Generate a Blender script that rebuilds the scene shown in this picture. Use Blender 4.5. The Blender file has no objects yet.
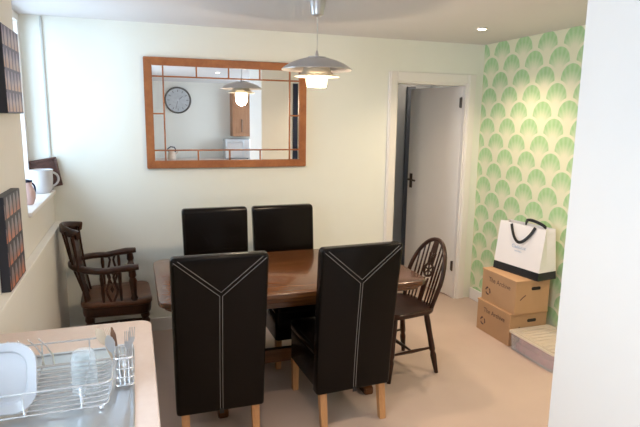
import bpy, bmesh, math, random
from mathutils import Vector, Matrix
random.seed(7)
PI = math.pi
scene = bpy.context.scene
COL = scene.collection

# ------------------------------------------------------------------ camera
cam_d = bpy.data.cameras.new('camera'); cam = bpy.data.objects.new('camera', cam_d); COL.objects.link(cam)
cam_d.sensor_fit = 'HORIZONTAL'; cam_d.sensor_width = 36.0
cam_d.lens = 541.47 / 640 * 36.0
cam_d.clip_start = 0.02
r_ = Vector((0.94665548, -0.32195821, 0.01364982)); u_ = Vector((0.04276835, 0.16750985, 0.98494229)); b_ = Vector((-0.31939674, -0.93181723, 0.17234374))
cam.matrix_world = Matrix(((r_.x, u_.x, b_.x, 0), (r_.y, u_.y, b_.y, 0), (r_.z, u_.z, b_.z, 1.7245), (0, 0, 0, 1)))
scene.camera = cam

# ------------------------------------------------------------------ sky, exposure
SKY = 8.6
w = bpy.data.worlds.new('sky'); scene.world = w; w.use_nodes = True
bg = w.node_tree.nodes['Background']
bg.inputs[0].default_value = (0.68, 0.85, 1.0, 1); bg.inputs[1].default_value = SKY
vs = scene.view_settings
vs.view_transform = 'Standard'; vs.look = 'None'; vs.gamma = 1.0; vs.use_curve_mapping = False
vs.exposure = 0.47

# room numbers (metres)
XL, XR, D, H = -0.582, 3.088, 4.40, 2.412
YB = -2.6                       # wall behind the camera
XG = -0.735                     # glass plane of the window recess
SILL = 1.18; YREC = 3.37

def portal(x, y0, y1, z0, z1, sx=1):
    l = bpy.data.lights.new('window_portal', 'AREA'); l.shape = 'RECTANGLE'
    l.size = y1 - y0; l.size_y = z1 - z0
    l.cycles.is_portal = True
    o = bpy.data.objects.new('window_portal', l); COL.objects.link(o)
    # area light looks along -Z local -> +X world
    o.matrix_world = Matrix(((0, 0, -sx, x), (sx, 0, 0, (y0 + y1) / 2), (0, -1, 0, (z0 + z1) / 2), (0, 0, 0, 1)))
portal(XG - 0.06, YREC, D, SILL, H)
portal(XL - 0.26, 0.0, 1.55, 1.15, 2.10)
portal(XR + 0.17, -1.9, .2, 1.05, 2.10, -1)

# ------------------------------------------------------------------ helpers
def tag(o, label=None, cat=None, group=None, kind=None):
    if label: o['label'] = label
    if cat: o['category'] = cat
    if group: o['group'] = group
    if kind: o['kind'] = kind
    return o
def empty(name, loc=(0, 0, 0), rz=0, label=None, cat=None, group=None, kind=None):
    o = bpy.data.objects.new(name, None); COL.objects.link(o)
    o.location = loc; o.rotation_euler = (0, 0, rz); o.empty_display_size = 0.05
    return tag(o, label, cat, group, kind)
def obj(name, bm, mat, parent=None, smooth=False, angle=40):
    me = bpy.data.meshes.new(name)
    bmesh.ops.recalc_face_normals(bm, faces=bm.faces[:])
    bm.to_mesh(me); bm.free()
    if smooth:
        for p in me.polygons: p.use_smooth = True
        try: me.set_sharp_from_angle(angle=math.radians(angle))
        except Exception: pass
    me.materials.append(mat)
    o = bpy.data.objects.new(name, me); COL.objects.link(o)
    if parent: o.parent = parent
    return o
def struct(name, bm, mat, smooth=False): return tag(obj(name, bm, mat, None, smooth), kind='structure')
def NB(): return bmesh.new()
def copy_tree(o, parent=None):
    c = o.copy(); COL.objects.link(c); c.parent = parent
    for ch in [x for x in scene.objects if x.parent == o and x != c]: copy_tree(ch, c)
    return c
def box(bm, x0, x1, y0, y1, z0, z1, bev=0, seg=2):
    m = Matrix.Translation(((x0 + x1) / 2, (y0 + y1) / 2, (z0 + z1) / 2)) @ Matrix.Diagonal((x1 - x0, y1 - y0, z1 - z0, 1))
    g = bmesh.ops.create_cube(bm, size=1, matrix=m)
    if bev:
        es = set()
        for v in g['verts']: es.update(v.link_edges)
        bmesh.ops.bevel(bm, geom=list(es), offset=bev, segments=seg, affect='EDGES', profile=0.5)
    return bm
def bx(*a, **k): return box(NB(), *a, **k)
def loft(bm, rings, closed=True, cap=True):
    R = [[bm.verts.new(p) for p in ring] for ring in rings]
    n = len(R[0])
    for a, b in zip(R, R[1:]):
        for i in range(n if closed else n - 1):
            j = (i + 1) % n
            bm.faces.new((a[i], a[j], b[j], b[i]))
    if cap and closed:
        bm.faces.new(R[0][::-1]); bm.faces.new(R[-1])
    return bm
def sweep(bm, pts, prof, up=(0, 0, 1), scale=None, cap=True, loop=False):
    pts = [Vector(p) for p in pts]; rings = []; up = Vector(up); n = len(pts)
    for i, p in enumerate(pts):
        if loop: t = (pts[(i + 1) % n] - pts[i - 1])
        else: t = (pts[min(i + 1, n - 1)] - pts[max(i - 1, 0)])
        t.normalize()
        s = t.cross(up)
        if s.length < 1e-4: s = t.cross(Vector((1, 0, 0)))
        s.normalize(); u = s.cross(t).normalized()
        k = scale[i] if scale else 1.0
        rings.append([p + s * (a * k) + u * (b * k) for a, b in prof])
    if loop:
        rings.append(rings[0]); return loft(bm, rings, True, False)
    return loft(bm, rings, True, cap)
def circ(r, n=8): return [(r * math.cos(2 * PI * k / n), r * math.sin(2 * PI * k / n)) for k in range(n)]
def rectp(w_, h_, b=0.0):
    a, c = w_ / 2, h_ / 2
    if not b: return [(-a, -c), (a, -c), (a, c), (-a, c)]
    return [(-a + b, -c), (a - b, -c), (a, -c + b), (a, c - b), (a - b, c), (-a + b, c), (-a, c - b), (-a, -c + b)]
def tube(bm, pts, r, n=8, scale=None, loop=False, up=(0, 0, 1)): return sweep(bm, pts, circ(r, n), up, scale, True, loop)
def lathe(bm, prof, n=24, c=(0, 0, 0), axis='Z'):
    rings = []
    for r, z in prof:
        ring = []
        for k in range(n):
            a = 2 * PI * k / n; x, y = max(r, 1e-5) * math.cos(a), max(r, 1e-5) * math.sin(a)
            v = {'Z': (x, y, z), 'Y': (x, z, y), 'X': (z, x, y)}[axis]
            ring.append((c[0] + v[0], c[1] + v[1], c[2] + v[2]))
        rings.append(ring)
    loft(bm, rings, True, True)
    return bm
def turned(bm, p0, p1, prof, n=10):
    # prof: list of (t, radius) along p0->p1
    p0, p1 = Vector(p0), Vector(p1); t = (p1 - p0).normalized()
    s = t.cross(Vector((0, 1, 0.01))).normalized(); u = s.cross(t)
    loft(bm, [[p0.lerp(p1, tt) + s * (r * math.cos(2 * PI * k / n)) + u * (r * math.sin(2 * PI * k / n)) for k in range(n)] for tt, r in prof])
    return bm
def rrect(w_, h_, r, n=6, cx=0, cy=0):
    out = []
    for sx, sy, a0 in ((1, 1, 0), (-1, 1, 90), (-1, -1, 180), (1, -1, 270)):
        for k in range(n + 1):
            a = math.radians(a0 + 90 * k / n)
            out.append((cx + sx * (w_ / 2 - r) + r * math.cos(a), cy + sy * (h_ / 2 - r) + r * math.sin(a)))
    return out
def slab(bm, outline, levels):
    # levels: (z, inset) ; outline around origin-ish, scaled towards its centroid by inset metres
    cx = sum(p[0] for p in outline) / len(outline); cy = sum(p[1] for p in outline) / len(outline)
    rings = []
    for z, ins in levels:
        ring = []
        for x, y in outline:
            dx, dy = x - cx, y - cy; l = math.hypot(dx, dy)
            k = (l - ins) / l
            ring.append((cx + dx * k, cy + dy * k, z))
        rings.append(ring)
    return loft(bm, rings)
def text_mesh(s, size, mat, name, parent, mw, ext=0.0004, align='LEFT'):
    cu = bpy.data.curves.new('lettering', 'FONT'); cu.body = s; cu.size = size; cu.extrude = ext; cu.align_x = align
    to = bpy.data.objects.new('lettering', cu); COL.objects.link(to)
    dg = bpy.context.evaluated_depsgraph_get()
    me = bpy.data.meshes.new_from_object(to.evaluated_get(dg))
    bpy.data.objects.remove(to)
    me.transform(mw); me.materials.clear(); me.materials.append(mat)
    o = bpy.data.objects.new(name, me); COL.objects.link(o); o.parent = parent
    return o

# ------------------------------------------------------------------ materials
class NT:
    def __init__(s, name):
        s.m = bpy.data.materials.new(name); s.m.use_nodes = True
        s.n = s.m.node_tree.nodes; s.l = s.m.node_tree.links; s.p = s.n['Principled BSDF']
    def new(s, t, **k):
        n = s.n.new(t)
        for a, v in k.items(): setattr(n, a, v)
        return n
    def math(s, op, a, b=None, c=None):
        n = s.new('ShaderNodeMath', operation=op)
        for i, v in enumerate((a, b, c)):
            if v is None: continue
            if isinstance(v, (int, float)): n.inputs[i].default_value = v
            else: s.l.new(v, n.inputs[i])
        return n.outputs[0]
    def mix(s, f, a, b):
        n = s.new('ShaderNodeMix', data_type='RGBA')
        for i, v in ((0, f), (6, a), (7, b)):
            if isinstance(v, (int, float)): n.inputs[i].default_value = v
            elif isinstance(v, tuple): n.inputs[i].default_value = (*v, 1)
            else: s.l.new(v, n.inputs[i])
        return n.outputs[2]
    def obj(s): return s.new('ShaderNodeTexCoord').outputs['Object']
    def noise(s, scale, detail=3, vec=None, rough=.5, stretch=None):
        n = s.new('ShaderNodeTexNoise'); n.inputs['Scale'].default_value = scale; n.inputs['Detail'].default_value = detail; n.inputs['Roughness'].default_value = rough
        v = vec if vec is not None else s.obj()
        if stretch:
            mp = s.new('ShaderNodeMapping'); mp.inputs['Scale'].default_value = stretch; s.l.new(v, mp.inputs[0]); v = mp.outputs[0]
        s.l.new(v, n.inputs['Vector']); return n.outputs[0]
    def bump(s, h, strength=.2, dist=.002):
        b = s.new('ShaderNodeBump'); b.inputs['Strength'].default_value = strength; b.inputs['Distance'].default_value = dist
        s.l.new(h, b.inputs['Height']); s.l.new(b.outputs[0], s.p.inputs['Normal'])
    def base(s, c):
        if isinstance(c, tuple): s.p.inputs['Base Color'].default_value = (*c, 1)
        else: s.l.new(c, s.p.inputs['Base Color'])
        return s
    def set(s, rough=None, metal=None, spec=None, trans=None, coat=None, ior=None, alpha=None):
        for k, v in (('Roughness', rough), ('Metallic', metal), ('Specular IOR Level', spec), ('Transmission Weight', trans), ('Coat Weight', coat), ('IOR', ior), ('Alpha', alpha)):
            if v is not None: s.p.inputs[k].default_value = v
        return s
def plain(name, c, rough=.5, metal=0, var=.06, nscale=8, bump=0, bscale=200, **k):
    t = NT(name)
    n = t.noise(nscale)
    t.base(t.mix(n, tuple(x * (1 - var) for x in c), tuple(min(1, x * (1 + var)) for x in c))).set(rough, metal, **k)
    if bump: t.bump(t.noise(bscale), bump)
    return t.m
def wood(name, dark, light, scale=3, stretch=(1, 12, 12), rough=.35, bump=.08, coat=0, spec=.5):
    t = NT(name)
    n = t.noise(scale, 5, stretch=stretch, rough=.6); n2 = t.noise(scale * 5, 3, stretch=stretch)
    f = t.math('ADD', t.math('MULTIPLY', n, .7), t.math('MULTIPLY', n2, .3))
    cr = t.new('ShaderNodeValToRGB'); cr.color_ramp.elements[0].position = .32; cr.color_ramp.elements[1].position = .68
    cr.color_ramp.elements[0].color = (*dark, 1); cr.color_ramp.elements[1].color = (*light, 1)
    t.l.new(f, cr.inputs[0]); t.base(cr.outputs[0]).set(rough, coat=coat, spec=spec); t.bump(n2, bump)
    return t.m

M = {}
M['wall'] = plain('pale_green_paint', (.83, .845, .785), .75, var=.012, bump=.05, bscale=300)
M['wall_cream'] = plain('cream_paint', (.79, .76, .70), .75, var=.012, bump=.05, bscale=300)
M['ceiling'] = plain('ceiling_paint', (.72, .69, .69), .85, var=.01, bump=.04)
M['bead'] = plain('grey_bead_paint', (.55, .56, .54), .6)
M['white'] = plain('white_gloss_paint', (.84, .81, .79), .35, var=.01)
M['nib'] = plain('partition_paint', (.83, .80, .77), .7, var=.01, bump=.04, bscale=300)
M['hall'] = plain('hall_blue_grey_paint', (.56, .62, .70), .7, var=.01)
M['hall_dark'] = plain('slate_paint', (.16, .19, .25), .5, var=.02)
t = NT('beige_carpet'); n = t.noise(350, 3); n2 = t.noise(3, 3)
t.base(t.mix(t.math('ADD', t.math('MULTIPLY', n, .6), t.math('MULTIPLY', n2, .4)), (.46, .35, .30), (.68, .54, .465))).set(.95, spec=.1); t.bump(n, .6, .004); M['carpet'] = t.m

def wallpaper():
    t = NT('fan_wallpaper'); sep = t.new('ShaderNodeSeparateXYZ'); t.l.new(t.obj(), sep.inputs[0])
    y, z = sep.outputs[1], sep.outputs[2]
    PW, PH = .28, .1345
    rowf = t.math('DIVIDE', t.math('ADD', z, -2.082 + .13 + 20 * PH), PH)
    row = t.math('FLOOR', rowf)
    def layer(shift):
        # scallop of the row `row - shift`; its own base is at that row's start
        rr = t.math('SUBTRACT', row, float(shift))
        par = t.math('MULTIPLY', t.math('MODULO', rr, 2.0), .5)      # half drop
        a = t.math('ADD', t.math('DIVIDE', t.math('ADD', y, -3.867 + 40 * PW + PW / 2), PW), par)
        a = t.math('MULTIPLY', t.math('SUBTRACT', t.math('FRACT', a), .5), PW)
        b = t.math('MULTIPLY', t.math('SUBTRACT', rowf, rr), PH)
        return a, b
    def fan(a, b):
        # round crown over a stem, ribs spreading from the stem, pale outline around it
        rad = t.math('SQRT', t.math('ADD', t.math('MULTIPLY', a, a), t.math('POWER', t.math('SUBTRACT', b, .095), 2)))
        disc = t.math('LESS_THAN', rad, .106)
        halo = t.math('LESS_THAN', rad, .129)
        ang = t.math('ARCTAN2', a, t.math('ADD', b, .01))
        ray = t.math('ADD', t.math('MULTIPLY', t.math('SINE', t.math('ADD', t.math('MULTIPLY', ang, 24.0), PI / 2)), .5), .5)
        dst = t.math('SQRT', t.math('ADD', t.math('MULTIPLY', a, a), t.math('POWER', t.math('SUBTRACT', b, .03), 2)))
        fade = t.math('MINIMUM', t.math('MAXIMUM', t.math('DIVIDE', t.math('SUBTRACT', dst, .035), .085), 0.0), 1.0)
        green = t.math('MULTIPLY', t.math('MULTIPLY', disc, fade), t.math('ADD', t.math('MULTIPLY', ray, .25), .75))
        return green, halo
    a0, b0 = layer(0); g0, h0 = fan(a0, b0)
    a1, b1 = layer(1); g1, h1 = fan(a1, b1)
    # the lower row overlaps the upper one
    g = t.math('ADD', t.math('MULTIPLY', h1, g1), t.math('MULTIPLY', t.math('SUBTRACT', 1.0, h1), g0))
    cream = t.mix(t.noise(4), (.71, .72, .52), (.76, .75, .57))
    grn = t.mix(t.noise(14), (.30, .54, .25), (.41, .64, .33))
    t.base(t.mix(g, cream, grn)).set(.6)
    return t.m
M['wallpaper'] = wallpaper()

M['leather'] = None
t = NT('dark_brown_leather'); n = t.noise(260, 3); n2 = t.noise(6, 4)
t.base(t.mix(n2, (.003, .002, .0016), (.006, .004, .003))).set(.24, spec=.17); t.bump(t.math('ADD', t.math('MULTIPLY', n, .4), t.math('MULTIPLY', n2, 1.0)), .18, .004); M['leather'] = t.m
M['stitch'] = plain('pale_thread', (.24, .225, .215), .8)
M['black_nylon'] = plain('black_nylon', (.012, .012, .013), .5)
M['oak'] = wood('oak', (.46, .22, .09), (.62, .34, .15), 4, (14, 14, 1), .45)
M['table'] = wood('dark_polished_oak', (.045, .014, .004), (.165, .058, .015), 2.2, (1, 14, 14), .22, .12, coat=.25)
M['mahog'] = wood('dark_brown_varnished_wood', (.014, .005, .0025), (.055, .017, .008), 5, (6, 6, 2), .28, .1, spec=.35)
M['seatwood'] = wood('worn_brown_seat_wood', (.045, .016, .007), (.15, .060, .028), 4, (2, 10, 2), .32, .1)
M['pine'] = wood('orange_pine', (.27, .085, .028), (.42, .155, .052), 3, (3, 3, 3), .4, .08)
M['cabinet_wood'] = wood('warm_cabinet_wood', (.30, .13, .06), (.42, .20, .10), 3, (10, 10, 1), .4)
M['traywood'] = wood('very_dark_brown_wood', (.05, .02, .015), (.12, .05, .035), 6, (3, 3, 8), .35)
t = NT('mirror_glass'); t.base((.93, .94, .93)).set(.0, 1.0); M['mirror'] = t.m
M['chrome'] = plain('chrome_wire', (.84, .85, .87), .22, .75, var=.02)
M['steel'] = plain('brushed_steel', (.62, .64, .67), .28, 1, var=.05, nscale=30)
M['dark_metal'] = plain('dark_bronze_metal', (.10, .075, .06), .35, .8)
M['alu'] = plain('satin_aluminium', (.66, .64, .65), .32, .85, var=.03)
M['laminate'] = None
t = NT('speckled_cream_laminate'); n = t.noise(600, 2); n2 = t.noise(40, 3)
t.base(t.mix(t.math('ADD', t.math('MULTIPLY', n, .6), t.math('MULTIPLY', n2, .4)), (.60, .47, .42), (.78, .67, .61))).set(.35); M['laminate'] = t.m
M['unit'] = plain('cream_unit_door', (.72, .66, .54), .4, var=.02)
M['china'] = plain('white_china', (.64, .64, .67), .12, var=.01)
M['plate'] = plain('grey_white_stoneware', (.56, .56, .59), .15, var=.01)
M['pinkchina'] = plain('pink_china', (.66, .48, .48), .2, var=.08, nscale=25)
M['navy'] = plain('navy_glaze', (.02, .025, .06), .25)
M['card'] = None
t = NT('brown_cardboard'); n = t.noise(5, 4); n2 = t.noise(160, 2, stretch=(1, 1, 6))
t.base(t.mix(n, (.46, .27, .145), (.53, .325, .18))).set(.8); t.bump(n2, .12); M['card'] = t.m
M['ink'] = plain('dark_brown_ink', (.10, .05, .045), .7)
M['hole'] = plain('dark_box_inside', (.02, .014, .01), .9)
M['bagwhite'] = plain('white_gloss_paper', (.84, .82, .84), .3, var=.01)
M['bagblack'] = plain('black_gloss_paper', (.012, .014, .02), .25)
M['ribbon'] = plain('black_satin_ribbon', (.012, .011, .012), .45)
M['bluegrey'] = plain('pale_blue_print', (.40, .50, .66), .6)
t = NT('milky_clear_plastic'); t.base((.90, .89, .92)).set(.22)
tr = t.new('ShaderNodeBsdfTransparent'); mx = t.new('ShaderNodeMixShader'); mx.inputs[0].default_value = .72
t.l.new(tr.outputs[0], mx.inputs[2]); t.l.new(t.p.outputs[0], mx.inputs[1]); t.l.new(mx.outputs[0], t.n['Material Output'].inputs[0]); M['tub'] = t.m
t = NT('peach_milky_plastic'); t.base((.80, .70, .60)).set(.25)
tr = t.new('ShaderNodeBsdfTransparent'); mx = t.new('ShaderNodeMixShader'); mx.inputs[0].default_value = .25
t.l.new(tr.outputs[0], mx.inputs[2]); t.l.new(t.p.outputs[0], mx.inputs[1]); t.l.new(mx.outputs[0], t.n['Material Output'].inputs[0]); M['tublid'] = t.m
M['redcloth'] = plain('red_pattern_cloth', (.52, .20, .22), .9, var=.5, nscale=30)
# thin clear sheet: mostly lets light through, mirrors a little at a slant
def clear(name, tint, f):
    t = NT(name); t.base(tint).set(.02)
    tr = t.new('ShaderNodeBsdfTransparent'); tr.inputs[0].default_value = (*tint, 1)
    gl = t.new('ShaderNodeBsdfGlossy'); gl.inputs['Roughness'].default_value = .02
    lw = t.new('ShaderNodeLayerWeight'); lw.inputs[0].default_value = f
    mx = t.new('ShaderNodeMixShader')
    t.l.new(lw.outputs['Fresnel'], mx.inputs[0]); t.l.new(tr.outputs[0], mx.inputs[1]); t.l.new(gl.outputs[0], mx.inputs[2])
    t.l.new(mx.outputs[0], t.n['Material Output'].inputs[0]); return t.m
M['pane_tint'] = clear('daylight_dimming_glass', (.74, .76, .78), .12)  # tint added to dim the daylight through the recess window
M['pane'] = clear('window_glass', (.98, .99, 1.0), .12)
t = NT('drinking_glass'); t.base((.80, .84, .88)).set(.08)
tr = t.new('ShaderNodeBsdfTransparent'); tr.inputs[0].default_value = (.97, .985, .99, 1); mx = t.new('ShaderNodeMixShader'); lw = t.new('ShaderNodeLayerWeight'); lw.inputs[0].default_value = .35
t.l.new(t.math('ADD', t.math('MULTIPLY', lw.outputs['Facing'], .45), .06), mx.inputs[0])
t.l.new(tr.outputs[0], mx.inputs[1]); t.l.new(t.p.outputs[0], mx.inputs[2]); t.l.new(mx.outputs[0], t.n['Material Output'].inputs[0]); M['glass'] = t.m
def glow(name, c, s, base=(.9, .88, .8)):
    t = NT(name); t.base(base).set(.4); t.p.inputs['Emission Color'].default_value = (*c, 1); t.p.inputs['Emission Strength'].default_value = s; return t.m
M['bulb'] = glow('lit_lamp_glass', (1.0, .80, .48), 6.0)
M['diffuser'] = glow('lit_opal_glass', (1.0, .84, .56), 1.5)
M['midshade'] = plain('pale_pearl_metal', (.70, .64, .52), .3, .3, var=.02)
M['spot'] = glow('lit_spot_lens', (1.0, .86, .66), 12.0)
M['cord'] = plain('clear_grey_cord', (.62, .62, .60), .4)

# ------------------------------------------------------------------ the room shell
struct('floor', bx(-1.0, 3.3, YB - .2, 6.2, -.1, 0), M['carpet'])
struct('ceiling', bx(-1.0, 3.3, YB - .2, 6.2, H, H + .12), M['ceiling'])
# back wall with the doorway (opening 2.195..2.93, up to 2.07)
DX0, DX1, DZ = 2.197, 2.930, 2.066
bm = NB(); box(bm, -1.0, DX0, D, D + .12, 0, H); box(bm, DX1, 3.3, D, D + .12, 0, H); box(bm, DX0, DX1, D, D + .12, DZ, H)
struct('wall_back', bm, M['wall'])
# left wall: solid part beside the recess, apron under the sill, opening for the added kitchen window further on
XO = XL - .24
bm = NB()
box(bm, XO, XL, 1.55, YREC, 0, H); box(bm, XO, XL, YREC, D, 0, SILL - .03)
box(bm, XO, XL, YB, .0, 0, H); box(bm, XO, XL, .0, 1.55, 0, 1.15); box(bm, XO, XL, .0, 1.55, 2.10, H)
wl = struct('wall_left', bm, M['wall_cream'])
# boxed-in lower wall with its ledge
LX = XL + .05; LZ = .948
struct('trim_ledge', bx(XL + .001, LX, 2.29, D - .001, .001, LZ, bev=.004), M['wall_cream'])
struct('wall_right', bx(XR, XR + .15, 1.67, D, 0, H), M['wallpaper'])
bm = NB(); box(bm, XR, XR + .15, YB, -1.9, 0, H); box(bm, XR, XR + .15, .2, .889, 0, H); box(bm, XR, XR + .15, -1.9, .2, 0, 1.05); box(bm, XR, XR + .15, -1.9, .2, 2.10, H)  # leaves an opening for the added kitchen window
struct('wall_right_kitchen', bm, M['wall_cream'])
struct('wall_rear', bx(XO, XR + .15, YB - .12, YB, 0, H), M['wall_cream'])
NX, NY0, NY1 = 1.602, .89, 1.669
struct('wall_partition', bx(NX, XR + .15, NY0, NY1, 0, H), M['nib'])
# bead where the recess meets the back wall
struct('trim_bead', bx(XL - .012, XL + .004, D - .010, D - .0005, SILL + .002, H - .004, bev=.003), M['bead'])
struct('trim_sill', bx(XG + .02, XL + .018, YREC + .002, D - .001, SILL - .028, SILL, bev=.005), M['white'])
# skirting
struct('baseboard_back', bx(LX + .002, DX0 - .09, D - .018, D - .001, .001, .11, bev=.004), M['white'])
struct('baseboard_right', bx(XR - .018, XR - .001, 1.68, D - .02, .001, .11, bev=.004), M['white'])

def window(name, x, y0, y1, z0, z1, ndiv, pane='pane'):
    e = empty(name, (x, (y0 + y1) / 2, z0), kind='structure')
    L = y1 - y0; Hh = z1 - z0; f = .05
    bm = NB(); box(bm, -.03, .03, -L / 2, L / 2, 0, f); box(bm, -.03, .03, -L / 2, L / 2, Hh - f, Hh)
    box(bm, -.03, .03, -L / 2, -L / 2 + f, f, Hh - f); box(bm, -.03, .03, L / 2 - f, L / 2, f, Hh - f)
    obj('window_frame', bm, M['white'], e)
    wd = (L - 2 * f) / ndiv
    for k in range(ndiv):
        a = -L / 2 + f + k * wd
        if k: obj('mullion', bx(-.025, .025, a - .02, a + .02, f, Hh - f), M['white'], e)
        obj('pane', bx(-.003, .003, a + (.02 if k else 0) + .001, a + wd - (.02 if k < ndiv - 1 else 0) - .001, f + .001, Hh - f - .001), M[pane], e)
window('window_1', XG - .02, YREC + .003, D - .003, SILL - .02, H - .003, 2, 'pane_tint')
window('added_window_3', XR + .10, -1.897, .197, 1.053, 2.097, 3)  # unseen kitchen window, added to let cool fill light in
window('added_window_2', XL - .18, .003, 1.547, 1.153, 2.097, 2)  # out of view, added to light the partition and worktop from the left

# doorway: lining, architrave, leaf swung into the hall
dr = empty('door_1', ((DX0 + DX1) / 2, D, 0), kind='structure')
W2 = (DX1 - DX0) / 2
bm = NB(); box(bm, -W2, -W2 + .022, .0, .12, 0, DZ - .001); obj('door_lining', bm, M['white'], dr)
obj('door_lining', bx(W2 - .022, W2, 0, .12, 0, DZ - .001), M['white'], dr)
obj('door_lining', bx(-W2 + .022, W2 - .022, 0, .12, DZ - .024, DZ - .001), M['white'], dr)
for x0, x1, z0, z1 in ((-W2 - .075, -W2 + .008, 0, DZ + .075), (W2 - .008, W2 + .075, 0, DZ + .075), (-W2 + .008, W2 - .008, DZ - .008, DZ + .075)):
    a = obj('architrave', bx(x0, x1, -.018, -.001, z0, z1, bev=.005), M['white'], dr)
    if x1 - x0 < .2: obj('bead', bx(x0 + .015, x0 + .030, -.024, -.018, z0, z1, bev=.003), M['white'], a)
LW = .715; TH = math.radians(77)
leaf = obj('door_leaf', bx(-LW, 0, 0, .038, .012, DZ - .028, bev=.002), M['white'], dr)
leaf.location = (W2 - .024, .045, 0); leaf.rotation_euler = (0, 0, -TH)
for z in (1.89, .32):
    bm = NB(); tube(bm, [(-.004, -.007, z - .05), (-.004, -.007, z + .05)], .008, 8); box(bm, -.03, -.004, -.0025, -.0005, z - .045, z + .045)
    obj('hinge', bm, M['dark_metal'], leaf)
bm = NB(); box(bm, -LW + .035, -LW + .075, -.006, -.0005, 1.02, 1.17, bev=.002)
tube(bm, [(-LW + .055, -.006, 1.11), (-LW + .055, -.045, 1.11)], .009, 8)
tube(bm, [(-LW + .055, -.045, 1.11), (-LW + .11, -.050, 1.108), (-LW + .165, -.047, 1.105)], .009, 8)
obj('handle', bm, M['dark_metal'], leaf, True)
# the hall beyond
struct('wall_hall', bx(1.2, 3.6, 5.7, 5.8, 0, H), M['hall'])
struct('wall_hall_left', bx(1.9, 2.0, D + .121, 5.699, 0, H), M['hall'])
struct('wall_hall_right', bx(3.30, 3.4, D + .121, 5.699, 0, H), M['hall'])
d2 = empty('door_2', (3.28, 5.69, 0), kind='structure')
obj('door_frame', bx(-.30, -.2, -.03, .005, 0, 2.1, bev=.004), M['hall_dark'], d2)
obj('door_panel', bx(-.2, .01, -.01, .005, 0, 2.08), M['hall_dark'], d2)

# ------------------------------------------------------------------ mirror on the back wall
MX0, MX1, MZ0, MZ1 = .088, 1.365, 1.327, 2.165
mr = empty('wall_mirror', ((MX0 + MX1) / 2, D - .002, MZ0), label='large pine-framed wall mirror divided by slim glazing bars', cat='mirror')
mw, mh, fw, ft = MX1 - MX0, MZ1 - MZ0, .060, .032
def mitre(side):
    a, b = mw / 2, mw / 2 - fw
    prof = {'top': [(-a, mh), (a, mh), (b, mh - fw), (-b, mh - fw)], 'bottom': [(-a, 0), (a, 0), (b, fw), (-b, fw)],
            'left': [(-a, 0), (-b, fw), (-b, mh - fw), (-a, mh)], 'right': [(a, 0), (b, fw), (b, mh - fw), (a, mh)]}[side]
    bm = NB(); loft(bm, [[(x, 0, z) for x, z in prof], [(x, -ft, z) for x, z in prof]])
    bmesh.ops.bevel(bm, geom=bm.edges[:], offset=.004, segments=2, affect='EDGES')
    return bm
for s in ('top', 'bottom', 'left', 'right'): obj('frame_rail' if s in ('top', 'bottom') else 'frame_stile', mitre(s), M['pine'], mr)
gb = mw / 2 - fw
obj('mirror_glass', bx(-gb + .0005, gb - .0005, -.014, -.004, fw + .0005, mh - fw - .0005), M['mirror'], mr)
br = .0055; off = .080
def bar(x0, x1, z0, z1): obj('glazing_bar', bx(x0, x1, -.024, -.0145, z0, z1, bev=.002), M['pine'], mr)
iz0, iz1 = fw + off, mh - fw - off; ix = gb - off
for z in (iz0, iz1): bar(-gb, gb, z - br, z + br)
for x in (-ix, ix):
    bar(x - br, x + br, fw, iz0 - br); bar(x - br, x + br, iz0 + br, iz1 - br); bar(x - br, x + br, iz1 + br, mh - fw)
for k in (1, 2, 3):
    x = -ix + k * 2 * ix / 4
    bar(x - br, x + br, iz1 + br, mh - fw); bar(x - br, x + br, fw, iz0 - br)
zm = (iz0 + iz1) / 2
bar(-gb, -ix - br, zm - br, zm + br); bar(ix + br, gb, zm - br, zm + br)

# ------------------------------------------------------------------ dining table
TX0, TX1, TY0, TY1, TZ = .085, 1.685, 2.80, 3.765, .76
tb = empty('dining_table', ((TX0 + TX1) / 2, (TY0 + TY1) / 2, 0), label='dark polished wooden dining table with rounded corners', cat='table')
tw, td = TX1 - TX0, TY1 - TY0
ol = rrect(tw, td, .09, 7)
obj('tabletop', slab(NB(), ol, [(TZ - .034, .010), (TZ - .030, .003), (TZ - .024, 0), (TZ - .008, 0), (TZ - .003, .003), (TZ, .010)]), M['table'], tb, True)
obj('edge_moulding', slab(NB(), rrect(tw - .05, td - .05, .07, 6), [(TZ - .062, .022), (TZ - .052, .006), (TZ - .040, 0), (TZ - .0345, 0)]), M['table'], tb, True)
for s_ in (-1, 1): obj('apron', bx(-tw / 2 + .2, tw / 2 - .2, s_ * (td / 2 - .152) - .012, s_ * (td / 2 - .152) + .012, TZ - .13, TZ - .063), M['table'], tb)
for sx in (-1, 1):
    x = sx * .46
    foot = NB(); pr = [(-.37, 0), (.37, 0), (.37, .045), (.30, .065), (.14, .10), (-.14, .10), (-.30, .065), (-.37, .045)]
    loft(foot, [[(x - .030, a, b) for a, b in pr], [(x + .030, a, b) for a, b in pr]])
    bmesh.ops.bevel(foot, geom=foot.edges[:], offset=.006, segments=2, affect='EDGES')
    obj('trestle_foot', foot, M['table'], tb)
    col_ = NB(); pr = [(-.11, .101), (.11, .101), (.085, .18), (.07, .36), (.085, .54), (.15, .628), (-.15, .628), (-.085, .54), (-.07, .36), (-.085, .18)]
    loft(col_, [[(x - .022, a, b) for a, b in pr], [(x + .022, a, b) for a, b in pr]])
    obj('trestle_panel', col_, M['table'], tb)
    obj('trestle_head', bx(x - .03, x + .03, -.33, .33, .629, .696, bev=.006), M['table'], tb)
obj('stretcher', bx(-.437, .437, -.022, .022, .135, .225, bev=.004), M['table'], tb)

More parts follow.
